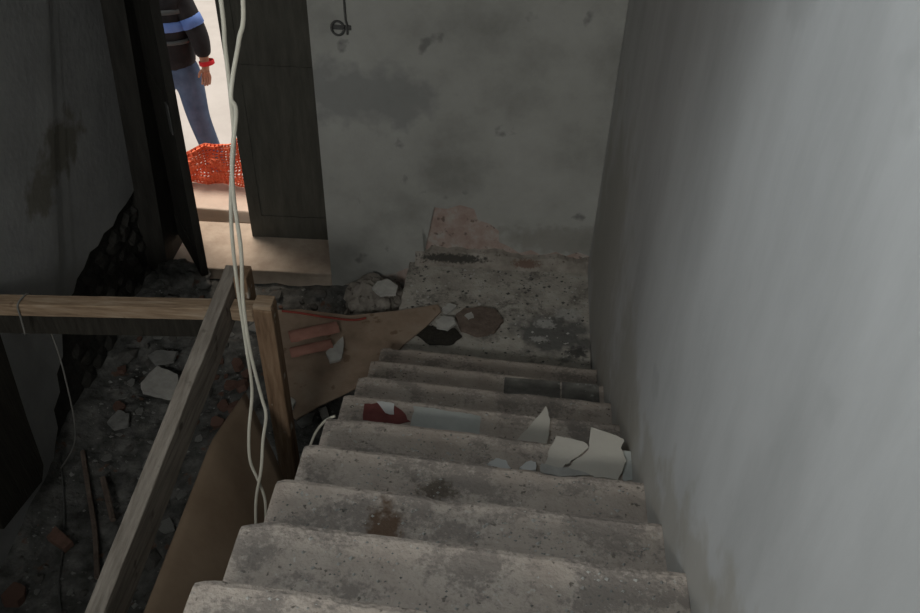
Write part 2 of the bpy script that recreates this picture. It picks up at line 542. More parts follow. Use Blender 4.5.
# bared stones of the left wall
stone_meshes = []
for s in range(5):
    b_ = stone_bm(0.03, 0.075, 0.05, 40 + s)
    o = obj('stone', b_, M['dark_masonry'], wall_l)
    stone_meshes.append(o.data)
    o.location = (XL - 0.035, 0.5 + s * 0.17, 0.3)
rnd = random.Random(11)
for row in range(5):
    for c in range(7):
        y = 0.40 + c * 0.145 + (row % 2) * 0.07 + rnd.uniform(-0.015, 0.015)
        z = -0.15 + row * 0.105 + rnd.uniform(-0.01, 0.01)
        if y > 1.33 or (row == 4 and y < 0.55):
            continue
        o = bpy.data.objects.new('stone', stone_meshes[rnd.randrange(5)])
        COL.objects.link(o)
        o.parent = wall_l
        o.location = (XL - 0.037, y, z)
        o.rotation_euler = (rnd.uniform(-0.3, 0.3), 0, 0)
        o.scale = (rnd.uniform(0.8, 1.2),) * 3

# rear wall, ceiling, upper floor (behind and above the camera)
bm = bmesh.new()
for a in ((-2.95, FILL_OPENING[0], -0.5, TOP), (FILL_OPENING[1], 0.3, -0.5, TOP), (FILL_OPENING[0], FILL_OPENING[1], -0.5, FILL_OPENING[2]), (FILL_OPENING[0], FILL_OPENING[1], FILL_OPENING[3], TOP)):
    box(bm, a[0], a[1], REAR - 0.3, REAR, a[2], a[3])
tag(obj('wall_rear', bm, M['plaster_left']), 'grey plastered wall behind the top of the stairs', 'wall', kind='structure')
bm = bmesh.new()
box(bm, -2.95, 0.3, REAR - 0.3, 2.0, TOP, TOP + 0.25)
tag(obj('ceiling', bm, M['plaster_left']), 'grey plastered ceiling high above the stairwell', 'ceiling', kind='structure')
NSTEP = 17
bm = bmesh.new()
box(bm, XL, 0.0, REAR, nose_y(NSTEP) - 0.02, NSTEP * RISER - 0.2, NSTEP * RISER)
tag(obj('floor_upper', bm, M['concrete']), 'upper floor at the head of the stairs', 'floor', kind='structure')
bm = bmesh.new()
box(bm, -2.58, 0.0, -1.3, 1.3, 3.02, 3.24)
for v in bm.verts:
    if v.co.y > 0:
        v.co.y = backy(v.co.x)
tag(obj('floor_over_hall', bm, M['plaster_left']), 'floor slab of the upper storey above the hall', 'floor', kind='structure')
# upper window frame in the left wall
bm = bmesh.new()
for a in ((WIN[0], WIN[0] + 0.05, WIN[2], WIN[3]), (WIN[1] - 0.05, WIN[1], WIN[2], WIN[3]), (WIN[0] + 0.05, WIN[1] - 0.05, WIN[2], WIN[2] + 0.05), (WIN[0] + 0.05, WIN[1] - 0.05, WIN[3] - 0.05, WIN[3])):
    box(bm, -2.82, -2.77, *a)
tag(obj('window_1', bm, M['frame_white']), 'white framed upper window in the left wall', 'window', kind='structure')


bm = bmesh.new()  # frame around the opening added for the rear fill light
for a in ((FILL_OPENING[0], FILL_OPENING[0] + 0.05, FILL_OPENING[2], FILL_OPENING[3]), (FILL_OPENING[1] - 0.05, FILL_OPENING[1], FILL_OPENING[2], FILL_OPENING[3]), (FILL_OPENING[0] + 0.05, FILL_OPENING[1] - 0.05, FILL_OPENING[2], FILL_OPENING[2] + 0.05), (FILL_OPENING[0] + 0.05, FILL_OPENING[1] - 0.05, FILL_OPENING[3] - 0.05, FILL_OPENING[3])):
    box(bm, a[0], a[1], -5.82, -5.77, a[2], a[3])
tag(obj('fill_opening_frame', bm, M['frame_white']), 'white frame of the opening added in the rear wall for the fill light', 'window', kind='structure')


# hall floor: uneven, covered in trodden rubble
def floor_h(x, y):
    h = HALL + 0.03 * noise.noise(Vector((x * 3, y * 3, 0))) + 0.016 * noise.noise(Vector((x * 9, y * 9, 2))) + 0.008 * noise.noise(Vector((x * 24, y * 24, 5)))
    h += 0.10 * math.exp(-((x + 2.5) ** 2 / 0.05 + (y - 1.15) ** 2 / 0.09))     # heap in the corner by the door
    h += 0.13 * math.exp(-((x + 1.55) ** 2 / 0.05 + (y - 0.35) ** 2 / 0.12))     # heap under the fallen sheet
    h += 0.07 * math.exp(-((x + 2.6) ** 2 / 0.03 + (y - 0.2) ** 2 / 0.3))
    return h


bm = bmesh.new()
NX, NY = 100, 220
FX0, FX1, FY0, FY1 = -2.58, -1.02, -3.0, 1.37
g = [[bm.verts.new((FX0 + (FX1 - FX0) * i / NX, FY0 + (FY1 - FY0) * k / NY,
                    floor_h(FX0 + (FX1 - FX0) * i / NX, FY0 + (FY1 - FY0) * k / NY))) for k in range(NY + 1)] for i in range(NX + 1)]
for i in range(NX):
    for k in range(NY):
        bm.faces.new((g[i][k], g[i + 1][k], g[i + 1][k + 1], g[i][k + 1]))
box(bm, -2.95, 0.3, REAR - 0.3, 1.9, -0.7, -0.45)
fl = tag(obj('floor', bm, M['rubble_floor']), 'dark hall floor buried in trodden plaster and brick rubble', 'floor', kind='structure')

# door sill, pavement, street
bm = bmesh.new()
v = box(bm, DX0, DX1, 0, 1, -0.33, SILL)
for p in v:
    p.co.y = backy(p.co.x) + (0.0 if p.co.y < 0.5 else 0.47)
tag(obj('threshold', bm, M['sill_stone'], bevel=0.008), 'worn pale stone threshold in the doorway', 'threshold', kind='structure')
bm = bmesh.new()
box(bm, -4.5, 0.5, 1.86, 2.18, -0.6, -0.075)
tag(obj('pavement', bm, M['pavement'], bevel=0.01), 'pale kerb slab just outside the doorway', 'pavement', kind='structure')
bm = bmesh.new()
box(bm, -14, 8, 2.18, 22, -0.6, STREET)
tag(obj('street', bm, M['street']), 'sunlit pale street beyond the doorway', 'street', kind='structure')

# ------------------------------------------------------------------ doors
def door_leaf(name, w, h, m, label, boards=3):
    """leaf in its own frame: hinge at the origin, leaf along +x, thickness in y"""
    d = empty(name)
    tag(d, label, 'door', kind='structure')
    t = 0.042
    bm = bmesh.new()
    box(bm, 0, 0.075, -t / 2, t / 2, 0, h)
    obj('stile', bm, m, d)
    bm = bmesh.new()
    box(bm, w - 0.075, w, -t / 2, t / 2, 0, h)
    obj('stile', bm, m, d)
    for z0, z1 in ((0, 0.16), (1.02, 1.14), (h - 0.12, h)):
        bm = bmesh.new()
        box(bm, 0.075, w - 0.075, -t / 2 + 0.002, t / 2 - 0.002, z0, z1)
        obj('rail', bm, m, d)
    for z0, z1 in ((0.16, 1.02), (1.14, h - 0.12)):
        bw = (w - 0.15) / boards
        for i in range(boards):
            bm = bmesh.new()
            box(bm, 0.075 + i * bw, 0.075 + (i + 1) * bw, -t / 2 + 0.008, t / 2 - 0.008, z0, z1)
            obj('board', bm, m, d)
    bm = bmesh.new()
    box(bm, w - 0.06, w - 0.02, -t / 2 - 0.006, -t / 2, 0.95, 1.12)
    obj('lock_plate', bm, M['iron'], d)
    return d


d1 = door_leaf('door_1', 0.55, 2.44, M['door_paint'], 'closed dark olive door leaf beside the plastered wall')
d1.location = (DX1 - 0.005, backy(DX1) + 0.345, SILL + 0.005)
d1.rotation_euler = (0, 0, math.pi + math.atan(BS))
d2 = door_leaf('door_2', 0.5, 2.44, M['door_black'], 'black door leaf swung inward against the left wall corner')
d2.location = (DX0 + 0.03, backy(DX0) + 0.27, SILL + 0.10)
fe = onz(195, 264, SILL)
d2.rotation_euler = (0, math.radians(4.5), math.atan2(fe.y - d2.location.y, fe.x - d2.location.x))
# dark frame post of the doorway, leaning with the left wall
bm = bmesh.new()
pts = []
for x0, z in ((-2.68, -0.12), (-2.47, -0.12), (-2.47 + 0.16, 2.35), (-2.68 + 0.16, 2.35)):
    pts.append(Vector((x0, 1.29, SILL + z)))
prism(bm, pts, (0, 0.37, 0))
tag(obj('trim_1', bm, M['door_black']), 'black wooden door frame post in the corner by the left wall', 'door frame', kind='structure')

# ------------------------------------------------------------------ staircase
stairs = empty('staircase', (-W / 2, 0, 0))
tag(stairs, 'worn dusty stone staircase descending to the landing between wall and railing', 'staircase', kind='structure')


def step_mesh(n, seed):
    """one stone step: rounded, chipped nosing along the far edge, plain riser below"""
    rnd = random.Random(seed)
    bm = bmesh.new()
    NS = 60
    z = step_z(n)
    rows = []
    for i in range(NS + 1):
        x = -W + W * i / NS
        e = min(1.0, (i / NS) / 0.035)                       # rounded left end
        ny = nose_y(n, x) - 0.012 * (1 - e) ** 2
        chip = max(0, noise.noise(Vector((x * 6, n * 3.7, 0))) - 0.15) * 0.035 + abs(noise.noise(Vector((x * 22, n * 5, 1)))) * 0.006
        dz = noise.noise(Vector((x * 4, n, 7))) * 0.002
        y = ny - chip
        back = nose_y(n + 1, x) - 0.04
        prof = [(back, z), (back + 0.1, z + dz), (y - 0.055, z + dz), (y - 0.022, z - 0.002 + dz), (y - 0.008, z - 0.008), (y - 0.001, z - 0.019), (y - 0.002, z - 0.034), (y - 0.012, z - 0.043), (ny - 0.035, z - 0.045), (ny - 0.035, z - RISER - 0.02), (back, z - RISER - 0.02)]
        rows.append([bm.verts.new((x, a, b)) for a, b in prof])
    k = len(rows[0])
    for A, B in zip(rows, rows[1:]):
        for j in range(k):
            bm.faces.new((A[j], A[(j + 1) % k], B[(j + 1) % k], B[j]))
    bm.faces.new(rows[0])
    bm.faces.new(list(reversed(rows[-1])))
    return bm


for n in range(1, 18):
    o = obj('step', step_mesh(n, n), M['stone_step'], smooth=False)
    adopt(o, stairs)
# rising side of the flight below the steps
bm = bmesh.new()
pts = [(-W + 0.012, nose_y(1) - 0.06, -0.4), (-W + 0.012, nose_y(1) - 0.06, -0.08), (-W + 0.012, nose_y(18), 17 * RISER - 0.08), (-W + 0.012, nose_y(18), -0.4)]
prism(bm, pts, (W - 0.02, 0, 0))
adopt(obj('flight_core', bm, M['concrete']), stairs)
# brown boarding along the open side of the flight, just below the tread ends
bm = bmesh.new()
ya, yb = nose_y(1, -W) - 0.10, nose_y(16, -W)
za, zb = -0.04, 15 * RISER - 0.04 - 0.10 * RISER / TREAD
prism(bm, [(-W - 0.006, ya, za), (-W - 0.006, yb, zb), (-W - 0.006, yb, zb - 0.3), (-W - 0.006, ya, -0.2)], (-0.03, 0, 0))
adopt(obj('side_board', bm, M['hardboard']), stairs)
# two darker cement patches let into the second lowest step
for px0, px1, pyt, pyb in ((505, 560, 372, 398), (562, 602, 376, 402)):
    c = [onz(px0, pyt, step_z(2)), onz(px1, pyt + 4, step_z(2)), onz(px1 + 4, pyb + 2, step_z(2)), onz(px0 + 1, pyb - 2, step_z(2))]
    y_hi, y_lo = nose_y(2, -0.25) - 0.028, nose_y(3, -0.25) - 0.035
    x0, x1 = c[0].x, min(c[1].x, -0.02)
    bm = bmesh.new()
    box(bm, x0, x1, y_lo, y_hi, step_z(2) - 0.01, step_z(2) + 0.003)
    o = adopt(obj('cement_patch', bm, M['stone_patch']), stairs)
    o['label'] = 'dark square cement patch'

# landing slab
bm = bmesh.new()
NX, NY = 50, 50
ly0 = nose_y(1) - 0.05
g = []
for i in range(NX + 1):
    col = []
    for k in range(NY + 1):
        x = -1.035 + 1.033 * i / NX
        if i == 0:
            x += 0.012 * noise.noise(Vector((k * 0.4, 1, 1)))
        y = ly0 + (backy(x) + 0.01 - ly0) * k / NY
        col.append(bm.verts.new((x, y, noise.noise(Vector((x * 5, y * 5, 1))) * 0.005 + noise.noise(Vector((x * 17, y * 17, 1))) * 0.003)))
    g.append(col)
for i in range(NX):
    for k in range(NY):
        bm.faces.new((g[i][k], g[i + 1][k], g[i + 1][k + 1], g[i][k + 1]))
geo = bmesh.ops.extrude_face_region(bm, geom=list(bm.faces))
for v in geo['geom']:
    if isinstance(v, bmesh.types.BMVert):
        v.co.z = -0.4
landing = tag(obj('landing', bm, M['stone_landing']), 'dirty paint-spattered stone landing at the foot of the stairs', 'landing', kind='structure')

# ------------------------------------------------------------------ railing timbers
# guard plank parallel to the stairs
bm = bmesh.new()
A = Vector((-1.475, -0.15, 1.055))
B = Vector((-1.475, -2.45, 0.86))
t = (A - B).normalized()
s = t.cross(Vector((0, 0, 1))).normalized()
uu = s.cross(t).normalized()
rows = []
for i in range(41):
    c = B.lerp(A, i / 40)
    wob = noise.noise(Vector((i * 0.35, 0, 0))) * 0.003
    th, hh = 0.026, 0.075
    rows.append([bm.verts.new(c + s * (a * th + wob) + uu * b * hh + uu * noise.noise(Vector((i * 0.5, a, b))) * 0.003) for a, b in ((-1, -1), (1, -1), (1, 1), (-1, 1))])
for P_, Q_ in zip(rows, rows[1:]):
    for j in range(4):
        bm.faces.new((P_[j], P_[(j + 1) % 4], Q_[(j + 1) % 4], Q_[j]))
bm.faces.new(rows[0])
bm.faces.new(list(reversed(rows[-1])))
tag(obj('guard_plank', bm, M['wood_grey'], bevel=0.004), 'weathered grey guard plank on edge running alongside the stairs', 'plank')

# upright post at the corner
post = empty('railing_post', (-1.325, -0.3, HALL))
tag(post, 'orange-brown square railing post with a pale chipped top', 'post')
bm = bmesh.new()
v = box(bm, -1.361, -1.289, -0.336, -0.264, HALL, 1.075)
adopt(obj('shaft', bm, M['wood_post'], bevel=0.006), post)
bm = bmesh.new()
box(bm, -1.359, -1.291, -0.334, -0.266, 1.075, 1.092)
o = adopt(obj('end_grain', bm, M['wood_rail'], bevel=0.004), post)
o['label'] = 'pale sawn end grain'
# the hidden post that carries the near end of the plank
bm = bmesh.new()
box(bm, -1.515, -1.435, -2.4, -2.32, HALL, 0.785)
o = obj('railing_post', bm, M['wood_post'], bevel=0.006)
tag(o, 'square railing post under the near end of the guard plank', 'post')

# cross rail from the post to the left wall
bm = bmesh.new()
A = Vector((-1.506, -0.3, 1.034))
B = Vector((-2.505, -0.3, 0.959))
d = (A - B).normalized()
up = Vector((0, 1, 0)).cross(d) * -1
rows = []
for i in range(31):
    c = B.lerp(A, i / 30)
    rows.append([bm.verts.new(c + Vector((0, a * 0.03, 0)) + up * (b * 0.028 + noise.noise(Vector((i * 0.6, b, a))) * 0.002)) for a, b in ((-1, -1), (1, -1), (1, 1), (-1, 1))])
for P_, Q_ in zip(rows, rows[1:]):
    for j in range(4):
        bm.faces.new((P_[j], P_[(j + 1) % 4], Q_[(j + 1) % 4], Q_[j]))
bm.faces.new(rows[0])
bm.faces.new(list(reversed(rows[-1])))
tag(obj('cross_rail', bm, M['wood_rail'], bevel=0.004), 'light brown cross rail spanning from the left wall to the post', 'rail')
bm = bmesh.new()
box(bm, -1.445, -1.363, -0.33, -0.27, 1.012, 1.068)
tag(obj('timber_block', bm, M['wood_rail'], bevel=0.004), 'short light brown block joining guard plank to post top', 'block')
# darker board fixed below and behind it
bm = bmesh.new()
pts = [Vector((-2.52, -0.265, 0.78)), Vector((-1.53, -0.265, 0.86)), Vector((-1.51, -0.265, 0.985)), Vector((-2.505, -0.265, 0.905))]
prism(bm, pts, (0, 0.025, 0))
tag(obj('lower_board', bm, M['wood_dark'], bevel=0.003), 'dark stained board fixed just below the cross rail', 'board')
# stub block behind the plank's far end
bm = bmesh.new()
box(bm, -1.445, -1.395, -0.255, -0.175, 0.99, 1.15)
tag(obj('timber_block', bm, M['wood_post'], bevel=0.006), 'small orange-brown timber block at the far end of the guard plank', 'block')

# ------------------------------------------------------------------ sheets of hardboard
# panel beside the flight: leans from the plank down to the side of the stairs, slightly bowed
bm = bmesh.new()
rows = []
NU, NV = 36, 20
for i in range(NU + 1):
    y = -0.42 - 2.0 * i / NU
    row = []
    for k in range(NV + 1):
        s_ = k / NV
        top = 0.71 + 0.13 * min(1, max(0, (-0.42 - y) / 0.35))
        if s_ < 0.35:
            z = -0.16 + 0.5 * s_ / 0.35
            x = -1.075 - 0.02 * s_ / 0.35
        else:
            q_ = (s_ - 0.35) / 0.65
            z = 0.34 + (top - 0.34) * (1 - (1 - q_) ** 1.3)
            x = -1.095 - 0.325 * q_
        row.append(bm.verts.new((x, y - 0.40 + 0.42 * max(0, (s_ - 0.35) / 0.65), z)))
    rows.append(row)
for P_, Q_ in zip(rows, rows[1:]):
    for k in range(NV):
        bm.faces.new((P_[k], P_[k + 1], Q_[k + 1], Q_[k]))
o = obj('leaning_hardboard', bm, M['hardboard'], smooth=True)
md = o.modifiers.new('thickness', 'SOLIDIFY')
md.thickness = 0.006
tag(o, 'smooth bowed brown hardboard panel leaning between guard plank and stairs', 'panel')

# fallen sheet lying beside the lowest steps, reaching onto the landing
SHEET = [((262, 312), 0.02), ((300, 311), 0.02), ((350, 317), 0.012), ((400, 312), 0.014), ((438, 306), 0.018), ((441, 313), 0.018), ((428, 326), 0.018),
         ((405, 345), 0.016), ((386, 366), 0.015), ((375, 380), 0.012), ((345, 395), 0.0), ((318, 408), -0.01), ((296, 421), -0.02), ((288, 414), -0.02), ((284, 404), -0.02), ((277, 380), 0.0), ((268, 345), 0.01)]
bm = bmesh.new()
prism(bm, [onz(p[0], p[1], z) + Vector((0, 0, 0.012)) for p, z in SHEET], (0, 0, -0.008))
sheet = tag(obj('hardboard_sheet', bm, M['hardboard_dusty']), 'dusty torn brown hardboard sheet lying against the lowest steps', 'sheet')

# ------------------------------------------------------------------ cables
def cable(name, pts, r, m, label, cat='cable', group=None, n=8):
    bm = bmesh.new()
    tube(bm, smooth_path(pts, n), r, 8)
    return tag(obj(name, bm, m, smooth=True), label, cat, group)


def cpts(lst, y):
    return [ony(px, py, y + dy) for px, py, dy in lst]


c1 = cpts([(221, 0, 0), (225, 45, 0), (229, 80, 0), (231, 100, 0), (234, 140, 0), (231, 190, 0), (232, 235, 0), (238, 290, 0), (246, 345, 0), (252, 390, 0), (249, 430, 0), (250, 460, 0), (258, 480, 0), (265, 500, 0), (266, 531, 0)], -1.0)
c1 = [Vector((c1[0].x + 0.01, -1.0, 3.02)), Vector((c1[0].x + 0.005, -1.0, 2.8))] + c1
cable('hanging_cable', c1, 0.0048, M['cable'], 'cream hanging cable that starts on the left and swings behind the other')
c2 = cpts([(243, 0, 0), (239, 40, 0), (233, 75, 0), (231, 98, -.014), (236, 112, -.014), (232, 160, -.014), (234, 200, -.014), (241, 250, -.014), (243, 300, -.014), (250, 350, -.014), (261, 395, 0), (266, 415, 0), (263, 440, 0), (261, 470, -.014), (256, 500, -.014), (256, 532, -.014)], -1.012)
c2 = [Vector((c2[0].x + 0.02, -1.012, 3.02)), Vector((c2[0].x + 0.015, -1.012, 2.8))] + c2
cable('hanging_cable', c2, 0.0048, M['cable'], 'cream hanging cable that starts on the right and crosses over the other')
# short cable end curling up beside a step
z6 = step_z(5)
cable('cable_end', [ony(304, 460, -0.6), ony(310, 446, -0.6), ony(316, 432, -0.6), ony(325, 421, -0.6), ony(335, 416, -0.6) + Vector((0, 0, 0.0))],
      0.005, M['cable'], 'short pale cable end curling over the left edge of a step')
cable('red_cable', [onz(282, 311, 0.045), onz(300, 313, 0.042), onz(325, 317, 0.036), onz(352, 320, 0.036), onz(366, 318, 0.036)], 0.006, M['cable_red'], 'thin dark red cable lying along the far edge of the fallen sheet')
# string looped over the cross rail
loop = [(-2.26, -0.334, 0.86), (-2.25, -0.335, 0.95), (-2.245, -0.334, 1.005), (-2.24, -0.3, 1.016), (-2.235, -0.264, 1.005), (-2.23, -0.236, 0.93), (-2.225, -0.236, 0.8), (-2.24, -0.23, 0.55), (-2.3, -0.23, 0.15), onz(61, 468, HALL + 0.06)]
cable('string', loop, 0.0035, M['string'], 'thin grey string looped over the cross rail by the left wall', 'string')
lw = [onz(60, 452, -0.17), onz(63, 500, -0.18), onz(62, 540, -0.18), onz(57, 580, -0.18), onz(60, 613, -0.18)]
lw = [Vector((q_.x, q_.y, floor_h(q_.x, q_.y) + 0.012)) for q_ in smooth_path(lw, 6)]
cable('floor_wire', lw, 0.004, M['iron'], 'thin dark wire trailing across the rubble floor', 'wire', n=2)


# ------------------------------------------------------------------ shards and loose pieces
def flat(name, outline, z, th, m, label, cat, group=None, tilt=None, rough=0.006):
    """thin slab: outline in photo coordinates laid on the plane z; thickness grows upward"""
    pts = [onz(px, py, z + 0.0) for px, py in outline]
    if rough:
        out = []
        for i, p in enumerate(pts):
            q = pts[(i + 1) % len(pts)]
            for k in range(4):
                v = p.lerp(q, k / 4)
                out.append(v + Vector((noise.noise(v * 60), noise.noise(v * 60 + Vector((9, 4, 2))), 0)) * rough)
        pts = out
    if tilt:
        c = sum(pts, Vector()) / len(pts)
        R = Matrix.Rotation(tilt[0], 4, 'X') @ Matrix.Rotation(tilt[1], 4, 'Y')
        pts = [c + R @ (p - c) for p in pts]
        dz = z - min(p.z for p in pts)
        pts = [p + Vector((0, 0, dz)) for p in pts]
    bm = bmesh.new()
    prism(bm, pts, (0, 0, th))
    return tag(obj(name, bm, m), label, cat, group)


zE, zF = step_z(5), step_z(4)
# broken pale board on the fifth and fourth steps
flat('board_shard', [(549, 452), (557, 437), (584, 443), (588, 449), (577, 458), (566, 466), (560, 472), (549, 474), (545, 466)], zE + 0.004, 0.008, M['shard_white'],
     'middle piece of the broken pale board on the step', 'shard', 'broken pale board')
flat('board_shard', [(591, 428), (624, 440), (621, 449), (625, 460), (623, 470), (617, 481), (596, 478), (577, 475), (566, 471), (573, 463), (588, 452), (589, 444)], zE + 0.005, 0.008,
     M['shard_white'], 'largest piece of the broken pale board next to the right wall', 'shard', 'broken pale board')
flat('board_shard', [(514, 445), (530, 426), (546, 407), (550, 421), (549, 436), (546, 446)], zF + 0.004, 0.008, M['shard_white'],
     'pointed triangular piece of pale board poking up beyond the step edge', 'shard', 'broken pale board')
flat('board_shard', [(541, 464), (556, 468), (570, 469), (590, 476), (560, 477), (540, 474)], zE + 0.0145, 0.006, M['plaster_bit'],
     'thin crumbled sliver in front of the broken pale board', 'shard', 'broken pale board')
flat('paper_scrap', [(622, 451), (637, 453), (637, 479), (624, 482), (622, 470)], zE + 0.002, 0.002, M['paper_blue'],
     'bluish paper scrap wedged between broken board and right wall', 'paper')
flat('plaster_chip', [(487, 466), (496, 460), (506, 463), (511, 470), (498, 471)], zE + 0.002, 0.012, M['frame_white'], 'left of two small pale chips at a step edge', 'chip', 'two pale chips on the step')
flat('plaster_chip', [(520, 470), (528, 463), (536, 464), (536, 472), (527, 473)], zE + 0.002, 0.012, M['frame_white'], 'pale chip beside the crumbled end of the broken board', 'chip', 'two pale chips on the step')
flat('paper_sheet', [(410, 428), (414, 406), (440, 410), (468, 414), (481, 417), (479, 436), (445, 433)], zF + 0.002, 0.002, M['paper_blue'], 'pale bluish paper sheet lying flat on a step', 'paper')
flat('red_wrapper', [(363, 420), (364, 404), (380, 404), (394, 405), (404, 413), (410, 422), (390, 425)], zF + 0.002, 0.003, M['paper_red'], 'dark red wrapper crumpled on a step beside the bluish paper', 'wrapper')
flat('paper_scrap', [(377, 402), (395, 404), (394, 415), (385, 413)], zF + 0.007, 0.003, M['frame_white'], 'small white paper scrap on top of the red wrapper', 'paper')

# landing debris
flat('plaster_chunk', [(436, 323), (442, 318), (453, 319), (456, 325), (448, 331), (437, 329)], 0.028, 0.016, M['plaster_bit'], 'largest white plaster chunk at the tip of the fallen sheet', 'plaster chunk')
flat('plaster_chunk', [(442, 310), (449, 305), (457, 307), (452, 312), (446, 315)], 0.028, 0.014, M['plaster_bit'], 'smaller white plaster chunk beyond the tip of the fallen sheet', 'plaster chunk')
flat('plaster_chip', [(464, 316), (471, 313), (474, 318), (468, 320)], 0.028, 0.008, M['plaster_bit'], 'small white chip on top of the flat brown stone', 'chip')
flat('flat_stone', [(455, 318), (464, 311), (482, 309), (496, 312), (503, 323), (494, 334), (478, 338), (461, 332)], 0.006, 0.02, M['brown_stone'], 'flat brown stone lying in the middle of the landing', 'stone')
flat('rotten_wood', [(414, 334), (426, 326), (440, 330), (455, 329), (462, 337), (450, 346), (430, 345)], 0.006, 0.009, M['wood_dark'], 'dark rotten wood scrap between fallen sheet and brown stone', 'wood scrap')

# tile fragments and chips on the fallen sheet
def curved_tile(pa, pb, r0, arc, label):
    """broken piece of a curved roof tile lying hollow side down"""
    pa, pb = Vector(pa), Vector(pb)
    t_ = (pb - pa).normalized()
    s_ = t_.cross(Vector((0, 0, 1))).normalized()
    bm = bmesh.new()
    rows = []
    for i in range(9):
        c = pa.lerp(pb, i / 8)
        a0, a1 = -arc / 2 + 0.12 * noise.noise(Vector((i * 0.7, 1, 0))), arc / 2 + 0.12 * noise.noise(Vector((i * 0.7, 5, 0)))
        row = []
        for rr in (r0, r0 - 0.013):
            for k in range(9):
                a = a0 + (a1 - a0) * k / 8
                if rr != r0:
                    a = a1 - (a1 - a0) * k / 8
                j = 0.012 * noise.noise(Vector((k * 0.9, i * 3, 2))) if i in (0, 8) else 0
                row.append(bm.verts.new(c + s_ * math.sin(a) * rr + Vector((0, 0, 1)) * (math.cos(a) * rr - math.cos(arc / 2) * (r0 - 0.013)) + t_ * j))
        rows.append(row)
    for A_, B_ in zip(rows, rows[1:]):
        for k in range(18):
            bm.faces.new((A_[k], A_[(k + 1) % 18], B_[(k + 1) % 18], B_[k]))
    bm.faces.new(rows[0])
    bm.faces.new(list(reversed(rows[-1])))
    tag(obj('tile_fragment', bm, M['tile_red']), label, 'tile', 'red tile fragments on the sheet')


curved_tile(onz(290, 338, 0.034), onz(338, 328, 0.034), 0.06, 1.7, 'curved red clay tile fragment on the far side of the sheet')
curved_tile(onz(291, 354, 0.026), onz(332, 345, 0.030), 0.055, 1.5, 'curved red clay tile fragment nearer the stairs on the sheet')
flat('plaster_chip', [(326, 354), (336, 345), (343, 338), (344, 350), (341, 361), (330, 364)], 0.03, 0.012, M['plaster_bit'], 'white plaster chip next to the tile fragments on the sheet', 'chip')
flat('plaster_chip', [(286, 403), (292, 400), (296, 404), (293, 410), (287, 409)], 0.0, 0.02, M['plaster_bit'], 'small white chip at the foot of the post', 'chip')
flat('plaster_chip', [(297, 424), (306, 417), (316, 414), (313, 423), (301, 429)], -0.16, 0.02, M['grey_bit'], 'greyish chip below the torn corner of the sheet', 'chip')
flat('plaster_chip', [(319, 411), (326, 409), (329, 417), (322, 420)], -0.14, 0.02, M['plaster_bit'], 'small white chip between the sheet edge and the stairs', 'chip')

# mortar heap left of the landing, against the back wall, with a chip on it
c = onz(375, 283, HALL + 0.12)
bm = bmesh.new()
bmesh.ops.create_icosphere(bm, subdivisions=4, radius=1)
for v in bm.verts:
    nn = noise.noise(v.co * 2.4) * 0.13 + noise.noise(v.co * 7) * 0.05
    v.co = Vector((v.co.x * 0.17, v.co.y * 0.17, v.co.z * 0.17)) * (1 + nn * 2.2)
o = obj('mortar_heap', bm, M['rough_mortar'])
o.location = (-1.215, 1.185, HALL + 0.02)
tag(o, 'rounded grey heap of set mortar in the corner left of the landing', 'mortar heap')
flat('plaster_chip', [(372, 290), (378, 283), (388, 281), (398, 288), (396, 296), (380, 297)], 0.012, 0.015, M['plaster_bit'], 'white plaster flake lying on the mortar heap', 'chip')

# low heap of grey rubble in front of the black door leaf
bm = bmesh.new()
bmesh.ops.create_icosphere(bm, subdivisions=4, radius=1)
for v in bm.verts:
    nn = noise.noise(v.co * 2.6) * 0.3 + noise.noise(v.co * 8) * 0.12
    v.co = Vector((v.co.x * 0.15, v.co.y * 0.10, v.co.z * 0.10)) * (1 + nn)
o = obj('rubble_heap', bm, M['rubble_floor'])
o.location = (-2.36, 1.24, -0.14)
tag(o, 'low grey rubble heap in front of the black door leaf', 'rubble heap')

# rubble on the hall floor
proto = {}


def shard_bm(seed, th=0.16):
    rnd = random.Random(seed)
    bm = bmesh.new()
    n = rnd.randint(5, 8)
    pts = []
    for i in range(n):
        a = 2 * math.pi * (i + rnd.uniform(-0.3, 0.3)) / n
        r = rnd.uniform(0.6, 1.05)
        pts.append((math.cos(a) * r, math.sin(a) * r * 0.8, 0))
    prism(bm, pts, (0, 0, th))
    return bm


KINDS = [('plaster_shard', 'grey_bit', 'flat grey plaster shard lying', 'plaster shard', 'grey plaster shards on the hall floor', 0.16, 0.45),
         ('brick_lump', 'brick_bit', 'reddish brick lump lying', 'brick lump', 'brick lumps on the hall floor', 0.7, 0.2),
         ('rubble_stone', 'dark_bit', 'dark rubble stone lying', 'stone', 'dark stones on the hall floor', 0.6, 0.35)]
rnd = random.Random(21)
for name, m, label, cat, grp, th, frac in KINDS:
    proto[name] = []
    for s in range(4):
        b_ = shard_bm(100 + s, th) if name != 'rubble_stone' else stone_bm(1, 0.8, 0.6, 70 + s, 0.25)
        me = bpy.data.meshes.new(name)
        bmesh.ops.recalc_face_normals(b_, faces=b_.faces)
        b_.to_mesh(me)
        b_.free()
        me.materials.append(M[m])
        proto[name].append(me)
taken = []


